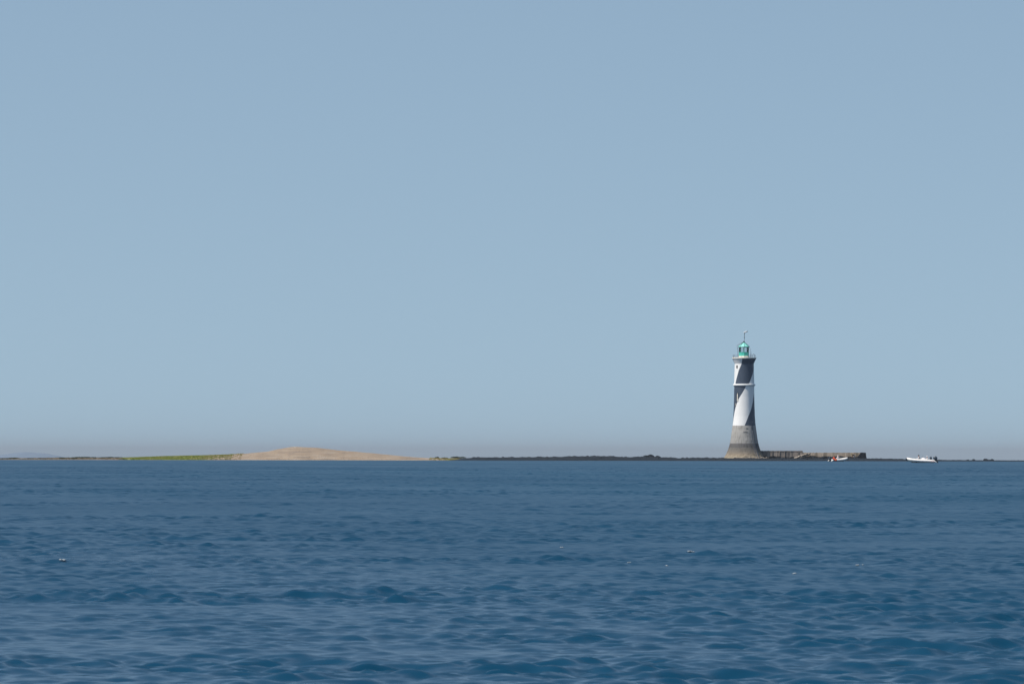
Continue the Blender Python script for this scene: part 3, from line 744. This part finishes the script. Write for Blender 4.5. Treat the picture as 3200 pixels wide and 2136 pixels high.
# ramp of fallen slabs and black end block
for i, (px, py, s, ry) in enumerate([(2488, 1429.5, .42, -.3), (2498, 1426.5, .5, -.4), (2508, 1423.5, .55, -.45), (2518, 1420.5, .5, -.5), (2512, 1427, .4, -.25), (2503, 1429, .35, -.2), (2527, 1418.5, .4, -.4)]):
    prock(px, py, s, DT - 1.6, 'tan slab in the slope of fallen stones against the jetty step', 'fallen stones on the jetty step', (1.3, 1, .8), ry)
def endblock():
    bm = bmesh.new(); secs = []
    P_ = lambda px, py: W(px, py, DT - .2)
    o = W(2694, 1434, DT - .2)
    for yy, e in [(-1.5, 0), (-1.45, .0), (1.5, 0)]:
        secs.append([tuple(P_(*q) - o + Vector((0, yy, 0))) for q in [(2668, 1434), (2680, 1426), (2684, 1421), (2689, 1413.8), (2691, 1413.0), (2698, 1413.2), (2704, 1413.4), (2705, 1414.5), (2705.6, 1424), (2708, 1434)]])
    add_loft(bm, secs)
    b = from_bm('sea_block', bm, M['rock'], loc=o); tag(b, 'black weed covered concrete block ending the jetty', 'block')
endblock()
for px, py, s in [(2540, 1431, .7), (2556, 1429.5, .8), (2575, 1428.5, .7), (2600, 1427, .6), (2640, 1430, .7), (2655, 1430, .6), (2672, 1428.5, .8), (2525, 1431, .7), (2480, 1431.5, .6), (2430, 1430.5, .6), (2450, 1430, .7)]:
    boulder(px, py, s, DT - 4, 'black weedy boulder piled against the foot of the jetty wall', 'black boulders against the jetty wall')
bush_spots = [(2662, 1418, 10, 6)]
for q in bush_spots: 
    p = W(q[0], q[1], DT - 1.6); root = empty('shrub', (p.x, p.y, p.z - .5)); tag(root, 'small pale green shrub clinging to the jetty near its black end block', 'shrub')
    bm = bmesh.new(); rr = random.Random(9); leaves(bm, (0, 0, .3), (.35, .3, .4), 160, .06, rr); from_bm('foliage', bm, M['grass_dry'], root)
    bm = bmesh.new(); add_tube(bm, [(0, 0, -.35), (.05, 0, .1), (.1, 0, .5)], [.03, .02, .01], 6); from_bm('stem', bm, M['scrub_stem'], root)

# ------------------------------------------------------------------ people
def skin_mesh(verts, edges, radii, sub=2):
    me = bpy.data.meshes.new('tmp'); me.from_pydata(verts, edges, [])
    ob = bpy.data.objects.new('tmp', me); COL.objects.link(ob)
    ob.modifiers.new('s', 'SKIN'); 
    for i, r in enumerate(radii):
        sv = me.skin_vertices[0].data[i]; rr_ = r if isinstance(r, tuple) else (r, r); sv.radius = rr_; sv.use_root = (i == 0)
    sm = ob.modifiers.new('u', 'SUBSURF'); sm.levels = sub; sm.render_levels = sub
    dg = bpy.context.evaluated_depsgraph_get(); dg.update()
    out = bpy.data.meshes.new_from_object(ob.evaluated_get(dg)); bpy.data.objects.remove(ob)
    for p in out.polygons: p.use_smooth = True
    return out
def person(name_label, loc, rz, J, shirt, trousers, cap=None, vest=None):
    """J: joint positions, local axes: +X faces forward, +Y left, +Z up"""
    root = empty('person', loc, rz); tag(root, name_label, 'person')
    V = []; E = []; Rr = []; idx = {}
    def add(n, p, r, par=None):
        idx[n] = len(V); V.append(tuple(p)); Rr.append(r)
        if par is not None: E.append((idx[par], idx[n]))
    pel, che, nek, hed = [Vector(J[k]) for k in ('pelvis', 'chest', 'neck', 'head')]
    add('pelvis', pel, .125); add('belly', pel.lerp(che, .5), .115, 'pelvis'); add('chest', che, .13, 'belly')
    add('neck', nek, .055, 'chest'); add('jaw', nek.lerp(hed, .45), .06, 'neck'); add('head', hed, (.085, .095), 'jaw')
    add('crown', hed + (hed - nek).normalized() * .09, .06, 'head')
    for s, S in ((1, 'L'), (-1, 'R')):
        sh_ = che + Vector((0, s * .17, .05)); el = Vector(J['elbow' + S]); ha = Vector(J['hand' + S]); dirn = (ha - el).normalized()
        add('sh' + S, sh_, .065, 'chest'); add('el' + S, el, .045, 'sh' + S); add('wr' + S, ha, .030, 'el' + S)
        pa = ha + dirn * .06; add('pa' + S, pa, (.040, .022), 'wr' + S)
        side = dirn.cross(Vector((0, 0, 1))); side = side.normalized() if side.length > .1 else Vector((0, 1, 0))
        dn = Vector((0, 0, -1)) if abs(dirn.z) < .8 else Vector((1, 0, 0))
        for fi, (o_, ln) in enumerate([(-.030, .060), (-.010, .072), (.010, .068), (.029, .052)]):
            b0 = pa + dirn * .035 + side * o_; add('f%d%s' % (fi, S), b0, .010, 'pa' + S)
            add('g%d%s' % (fi, S), b0 + dirn * ln * .55 + dn * .012, .009, 'f%d%s' % (fi, S))
            add('h%d%s' % (fi, S), b0 + dirn * ln * .8 + dn * .04, .008, 'g%d%s' % (fi, S))
        tb = pa - dirn * .01 - side * s * .045; add('t0' + S, tb, .011, 'pa' + S); add('t1' + S, tb + dirn * .035 - side * s * .012 + dn * .015, .009, 't0' + S)
        kn = Vector(J['knee' + S]); an_k = Vector(J['ankle' + S]); hp = pel + Vector((0, s * .10, -.03))
        add('hp' + S, hp, .09, 'pelvis'); add('kn' + S, kn, .06, 'hp' + S); add('ca' + S, kn.lerp(an_k, .35), .055, 'kn' + S); add('an' + S, an_k, .04, 'ca' + S)
        add('to' + S, an_k + Vector((.17, 0, -.05)), .035, 'an' + S)
    link('body', skin_mesh(V, E, Rr, 1), root, M['skin'])
    fd = (Vector((1, 0, 0)) - (hed - nek).normalized() * .3).normalized()
    # nose and eyes read as small relief on the face
    bm = bmesh.new(); add_loft(bm, [[tuple(hed + fd * .085 + Vector((0, y, z))) for y, z in [(-.012, -.03), (.012, -.03), (.006, .02), (-.006, .02)]], [tuple(hed + fd * .115 + Vector((0, y, z))) for y, z in [(-.009, -.028), (.009, -.028), (.003, -.01), (-.003, -.01)]]])
    from_bm('nose', bm, M['skin'], root)
    for s in (1, -1):
        bm = bmesh.new(); bmesh.ops.create_uvsphere(bm, u_segments=8, v_segments=6, radius=.013); bmesh.ops.translate(bm, verts=bm.verts, vec=hed + fd * .082 + Vector((0, s * .032, .012)))
        from_bm('eye', bm, M['black'], root)
    def cloth(nm, keys, edges, ex, m, mul=1.0):
        vi = {k: i for i, k in enumerate(keys)}; rads = []
        for k in keys:
            r = Rr[idx[k]]; r = r if isinstance(r, tuple) else (r, r); rads.append((r[0] * mul + ex, r[1] * mul + ex) if k not in ('chest', 'belly') else (r[0] * 1.15 + ex, r[1] * 1.15 + ex))
        return link(nm, skin_mesh([V[idx[k]] for k in keys], [(vi[a], vi[b]) for a, b in edges], rads, 1), root, m)
    cloth('jacket', ['chest', 'belly', 'pelvis', 'shL', 'shR', 'elL', 'elR', 'wrL', 'wrR'], [('chest', 'belly'), ('belly', 'pelvis'), ('chest', 'shL'), ('chest', 'shR'), ('shL', 'elL'), ('shR', 'elR'), ('elL', 'wrL'), ('elR', 'wrR')], .032, shirt)
    cloth('trousers', ['pelvis', 'hpL', 'hpR', 'knL', 'knR', 'caL', 'caR', 'anL', 'anR'], [('pelvis', 'hpL'), ('pelvis', 'hpR'), ('hpL', 'knL'), ('hpR', 'knR'), ('knL', 'caL'), ('knR', 'caR'), ('caL', 'anL'), ('caR', 'anR')], .026, trousers)
    for S in 'LR':
        a_ = Vector(V[idx['an' + S]]); bm = bmesh.new(); add_box(bm, a_ + Vector((.07, 0, -.06)), (.27, .095, .085), None, .03); from_bm('shoe', bm, M['black'], root)
    bm = bmesh.new(); bmesh.ops.create_uvsphere(bm, u_segments=18, v_segments=12, radius=.118)
    up = (hed - nek).normalized()
    bmesh.ops.delete(bm, geom=[v for v in bm.verts if v.co.z < -.03 and v.co.x > -.03], context='VERTS')
    bmesh.ops.translate(bm, verts=bm.verts, vec=hed + up * .025 + Vector((-.018, 0, 0)))
    from_bm('cap' if cap else 'hair', bm, cap or M['hair'], root, smooth=180)
    if cap:
        o_ = root.children[-1]
    if vest:
        cloth('vest', ['chest', 'belly', 'shL', 'shR'], [('chest', 'belly'), ('chest', 'shL'), ('chest', 'shR')], .045, vest)
    return root
SIT = dict(pelvis=(0, 0, .12), chest=(.03, 0, .50), neck=(.06, 0, .66), head=(.09, 0, .80), elbowL=(.16, .25, .36), elbowR=(.16, -.25, .36), handL=(.40, .16, .34), handR=(.40, -.16, .34),
           kneeL=(.44, .13, .14), kneeR=(.44, -.13, .14), ankleL=(.46, .13, -.28), ankleR=(.46, -.13, -.28))
BEND = dict(pelvis=(-.15, 0, .78), chest=(.22, 0, 1.02), neck=(.36, 0, 1.08), head=(.49, 0, 1.07), elbowL=(.42, .2, .80), elbowR=(.40, -.2, .78), handL=(.56, .14, .58), handR=(.54, -.12, .56),
            kneeL=(.10, .13, .44), kneeR=(-.02, -.13, .42), ankleL=(-.02, .14, .08), ankleR=(-.28, -.14, .08))

# ------------------------------------------------------------------ inflatable boats
def rib(loc, rot, label, L=5.4, engine_tilt=R(28), marks=True):
    root = empty('inflatable_boat', loc); root.rotation_euler = rot; tag(root, label, 'boat')
    hl = L / 2; W_ = .80
    side = [(-hl - .35, W_, .20, .03), (-hl - .12, W_, .27, .13), (-hl + .1, W_, .31, .22), (-hl + .5, W_, .33, .25), (0, W_ * 1.02, .35, .26), (hl * .45, W_ * .92, .40, .26), (hl * .7, W_ * .70, .47, .25), (hl * .87, W_ * .42, .54, .24), (hl * .96, W_ * .15, .58, .23)]
    path = [(x, y, z) for x, y, z, r in side] + [(x, -y, z) for x, y, z, r in reversed(side)]
    rads = [r * .86 for *_, r in side] + [r * .86 for *_, r in reversed(side)]
    bm = bmesh.new(); add_tube(bm, path, rads, 14); from_bm('inflatable_tube', bm, M['rubber_white'], root, smooth=60)
    bm = bmesh.new(); secs = []
    for x, w2, zk, zt_ in [(-hl + .12, .62, -.12, .22), (-.6, .64, -.14, .22), (hl * .35, .56, -.10, .26), (hl * .62, .40, .02, .32), (hl * .84, .18, .22, .40), (hl * .95, .04, .38, .46)]:
        secs.append([(x, -w2, zt_), (x, -w2 * .85, zt_ - .12), (x, 0, zk), (x, w2 * .85, zt_ - .12), (x, w2, zt_)])
    add_loft(bm, secs); from_bm('hull', bm, M['white_gel'], root)
    bm = bmesh.new(); add_tube(bm, [(x, y * 1.0 + (.0), z + r * .85) for x, y, z, r in side[2:]] , .022, 5); add_tube(bm, [(x, -y, z + r * .85) for x, y, z, r in side[2:]], .022, 5)
    from_bm('grab_rope', bm, M['rope'], root)
    bm = bmesh.new(); add_tube(bm, [(x, (y + r * .85) , z) for x, y, z, r in side[3:8]], .03, 6); add_tube(bm, [(x, -(y + r * .85), z) for x, y, z, r in side[3:8]], .03, 6)
    from_bm('rubbing_strake', bm, M['cloth_grey'], root)
    bm = bmesh.new(); add_tube(bm, [(x * 1.0 + .09, y, z - .06) for x, y, z in [(hl * .9, .3, .52), (hl * .98, .1, .56), (hl * .98, -.1, .56), (hl * .9, -.3, .52)]], .20, 10); from_bm('bow_fender', bm, M['black'], root, smooth=60)
    # transom and outboard
    bm = bmesh.new(); add_box(bm, (-hl + .08, 0, .28), (.08, 1.15, .55), None, .02); from_bm('transom', bm, M['white_gel'], root)
    en = empty('outboard_motor', (-hl - .02, 0, .45)); en.parent = root; en.rotation_euler = (0, engine_tilt, 0)
    bm = bmesh.new(); secs = []
    for z, x0, x1, y in [(.02, -.42, .05, .14), (.12, -.50, .10, .19), (.34, -.52, .12, .20), (.50, -.46, .08, .18), (.57, -.34, -.02, .12)]:
        secs.append([((x0 + x1) / 2 + (x1 - x0) / 2 * math.copysign(abs(math.cos(t)) ** .6, math.cos(t)), y * math.copysign(abs(math.sin(t)) ** .6, math.sin(t)), z) for t in [k * math.pi / 8 for k in range(16)]])
    add_loft(bm, secs); from_bm('cowling', bm, M['engine'], en, smooth=50)
    bm = bmesh.new(); add_loft(bm, [[(x0, -w2, z), (x1, -w2 * .6, z), (x1, w2 * .6, z), (x0, w2, z)] for z, x0, x1, w2 in [(.04, -.05, -.36, .10), (-.35, -.10, -.34, .07), (-.75, -.12, -.34, .05), (-.80, .02, -.42, .05), (-.86, .0, -.40, .04)]])
    add_box(bm, (.02, 0, -.12), (.16, .3, .34), None, .03); from_bm('drive_leg', bm, M['black'], en)
    # console, windscreen, wheel, seat
    cs = empty('console', (-.35, 0, .25)); cs.parent = root
    bm = bmesh.new(); add_loft(bm, [[(-.25, -.28, 0), (.28, -.28, 0), (.28, .28, 0), (-.25, .28, 0)], [(-.2, -.27, .45), (.22, -.27, .45), (.22, .27, .45), (-.2, .27, .45)], [(-.12, -.25, .52), (.16, -.25, .60), (.16, .25, .60), (-.12, .25, .52)]])
    from_bm('console_body', bm, M['white_gel'], cs)
    bm = bmesh.new(); add_box(bm, (.12, 0, .70), (.02, .46, .24), Matrix.Rotation(R(-20), 3, 'Y'), .005); from_bm('windscreen', bm, M['glass'], cs)
    bm = bmesh.new(); n = 16; add_tube(bm, [(-.26 + .05 * math.sin(2 * math.pi * k / n), .16 * math.cos(2 * math.pi * k / n), .44 + .15 * math.sin(2 * math.pi * k / n)) for k in range(n + 1)], .016, 6)
    add_tube(bm, [(-.26, 0, .44), (-.14, 0, .42)], .02, 6); from_bm('steering_wheel', bm, M['black'], cs)
    bm = bmesh.new(); add_box(bm, (-1.15, 0, .42), (.55, .5, .35), None, .05); from_bm('seat', bm, M['cloth_grey'], root)
    if marks:
        bm = bmesh.new()
        for s in (1, -1):
            for cx_, w2 in ((.10, .13), (.42, .12), (.66, .08)):
                n_ = 10; add_tube(bm, [(-hl + cx_ + w2 * math.cos(t), s * (W_ + .205), .31 + .055 * math.sin(t)) for t in [R(20) + R(300) * k / n_ for k in range(n_ + 1)]], .016, 5)
        from_bm('red_marking', bm, M['red'], root)
    return root

def sea_pt(px, py_w, lo=750, hi=1385):
    for i in range(60):
        m_ = (lo + hi) / 2; p = W(px, py_w, m_)
        if p.z > sea(p.x, p.y): lo = m_
        else: hi = m_
    return p
# right boat: bow to the left, lifted
p = sea_pt(2877.5, 1445.2); print('boat2 at', p)
b2 = rib((p.x, p.y, p.z - .02), (0, R(-1.6), R(180 - 9)), 'white inflatable boat with tilted dark outboard, bow left, farther right on open water', L=4.3)
mw = b2.matrix_basis.copy()
def in_boat(b, v): return b.matrix_basis @ Vector(v)
def seated(b, v, dz, label, *a, **k):
    q = in_boat(b, v); return person(label, q, b.rotation_euler.z + dz, SIT, *a, **k)
seated(b2, (.20, .62, .30), 0, 'person in dark vest over pale shirt sitting upright on the right boat', M['cloth_white'], M['cloth_black'], cap=M['cloth_black'], vest=M['cloth_black'])
seated(b2, (-1.05, .15, .16), R(10), 'person in white jacket sitting low by the outboard of the right boat', M['cloth_white'], M['cloth_black'], cap=M['cloth_white'])
q = in_boat(b2, (-1.55, .3, .55)); bm = bmesh.new(); add_box(bm, (0, 0, .2), (.34, .3, .42), None, .08); add_tube(bm, [(-.1, 0, .4), (-.06, 0, .5), (.06, 0, .5), (.1, 0, .4)], .02, 6)
o = from_bm('kit_bag', bm, M['engine'], loc=q, smooth=50); tag(o, 'dark kit bag behind the seated person in the right boat', 'bag')
q = in_boat(b2, (-.45, .42, .55)); bm = bmesh.new(); add_loft(bm, [[(x, y * 1.0, z + .22 * (1 - abs(x) / .5) * (1 - (y / .3) ** 2)) for y, z in [(-.3, 0), (-.15, .06), (.1, .08), (.3, 0), (.1, -.05)]] for x in (-.45, -.2, 0, .15, .42)])
o = from_bm('canvas_cover', bm, M['cloth_white'], loc=q, smooth=80); tag(o, 'crumpled white canvas heaped amidships in the right boat', 'cover')

# left boat: stern to the left and nearer, bow right
p = sea_pt(2622, 1441.0); print('boat1 at', p)
b1 = rib((p.x, p.y, p.z), (0, R(-3.0), R(24)), 'white inflatable boat with orange cloth over its side, moored before the jetty', L=3.9, engine_tilt=R(8), marks=False)
bm = bmesh.new()
n = 12; secs = []
for x in (-1.28, -1.0, -.72):
    secs.append([(x - .3, -.80 - .250 * math.cos(t), .34 + .250 * math.sin(t)) for t in [R(-75) + k * R(220) / n for k in range(n + 1)]] + [(x - .3, -.80 - .226 * math.cos(t), .34 + .226 * math.sin(t)) for t in [R(-75) + k * R(220) / n for k in range(n, -1, -1)]])
add_loft(bm, secs)
o = from_bm('orange_cloth', bm, M['orange'], smooth=60); o.matrix_world = b1.matrix_basis.copy(); tag(o, 'orange cloth draped over the near tube of the left boat', 'cloth')
bm = bmesh.new(); secs = [[(x - .3, -.80 - r * math.cos(t), .34 + r * math.sin(t)) for r in (.256, .226) for t in ([R(-75) + k * R(220) / n for k in range(n + 1)] if r > .25 else [R(-75) + k * R(220) / n for k in range(n, -1, -1)])] for x in (-1.56, -1.30)]
add_loft(bm, secs); o = from_bm('black_strap', bm, M['black'], smooth=60); o.parent = b1
seated(b1, (-.55, -.45, .55), R(-10), 'person in white sitting on the left boat in front of the jetty', M['cloth_white'], M['cloth_white'], cap=M['cloth_white'])
q = in_boat(b1, (-1.4, -.35, .45)); bm = bmesh.new(); add_box(bm, (0, 0, .22), (.42, .4, .46), None, .1); add_box(bm, (0, 0, .5), (.3, .3, .14), None, .05)
o = from_bm('fuel_can', bm, M['orange'], loc=q, smooth=50); tag(o, 'orange fuel can standing in the left boat beside the orange cloth', 'can')
q = in_boat(b1, (-.95, .15, .45)); bm = bmesh.new(); add_box(bm, (0, 0, .28), (.5, .4, .55), None, .12); add_tube(bm, [(-.12, 0, .5), (-.1, 0, .64), (.1, 0, .64), (.12, 0, .5)], .025, 6)
o = from_bm('kit_bag', bm, M['black'], loc=q, smooth=50); tag(o, 'black kit bag just left of the white clad person in the left boat', 'bag')

# the person bending on the rocks
p = W(2669, 1432.0, DT - 7)
bp_ = person('person in dark jacket and pale trousers bending down on rocks beside the black block', (p.x, p.y, p.z), R(200), BEND, M['cloth_black'], M['cloth_grey'])
bp_.scale = (.88, .88, .88)

# ------------------------------------------------------------------ air
HAZE = 3.8e-5
if HAZE:
    bm = bmesh.new(); z0, z1 = -127.0, 60.0
    add_box(bm, (0, 0, (z0 + z1) / 2), (83000, 83000, z1 - z0))
    hm = bpy.data.materials.new('haze_air'); hm.use_nodes = True; N = hm.node_tree.nodes; N.remove(N['Principled BSDF'])
    pv = N.new('ShaderNodeVolumePrincipled'); pv.inputs['Density'].default_value = HAZE; pv.inputs['Color'].default_value = (.50, .545, .615, 1); pv.inputs['Anisotropy'].default_value = .0
    hm.node_tree.links.new(pv.outputs[0], N['Material Output'].inputs['Volume'])
    hz_o = from_bm('haze', bm, hm); tag(hz_o, 'pale sea haze filling the air', 'haze', kind='stuff')
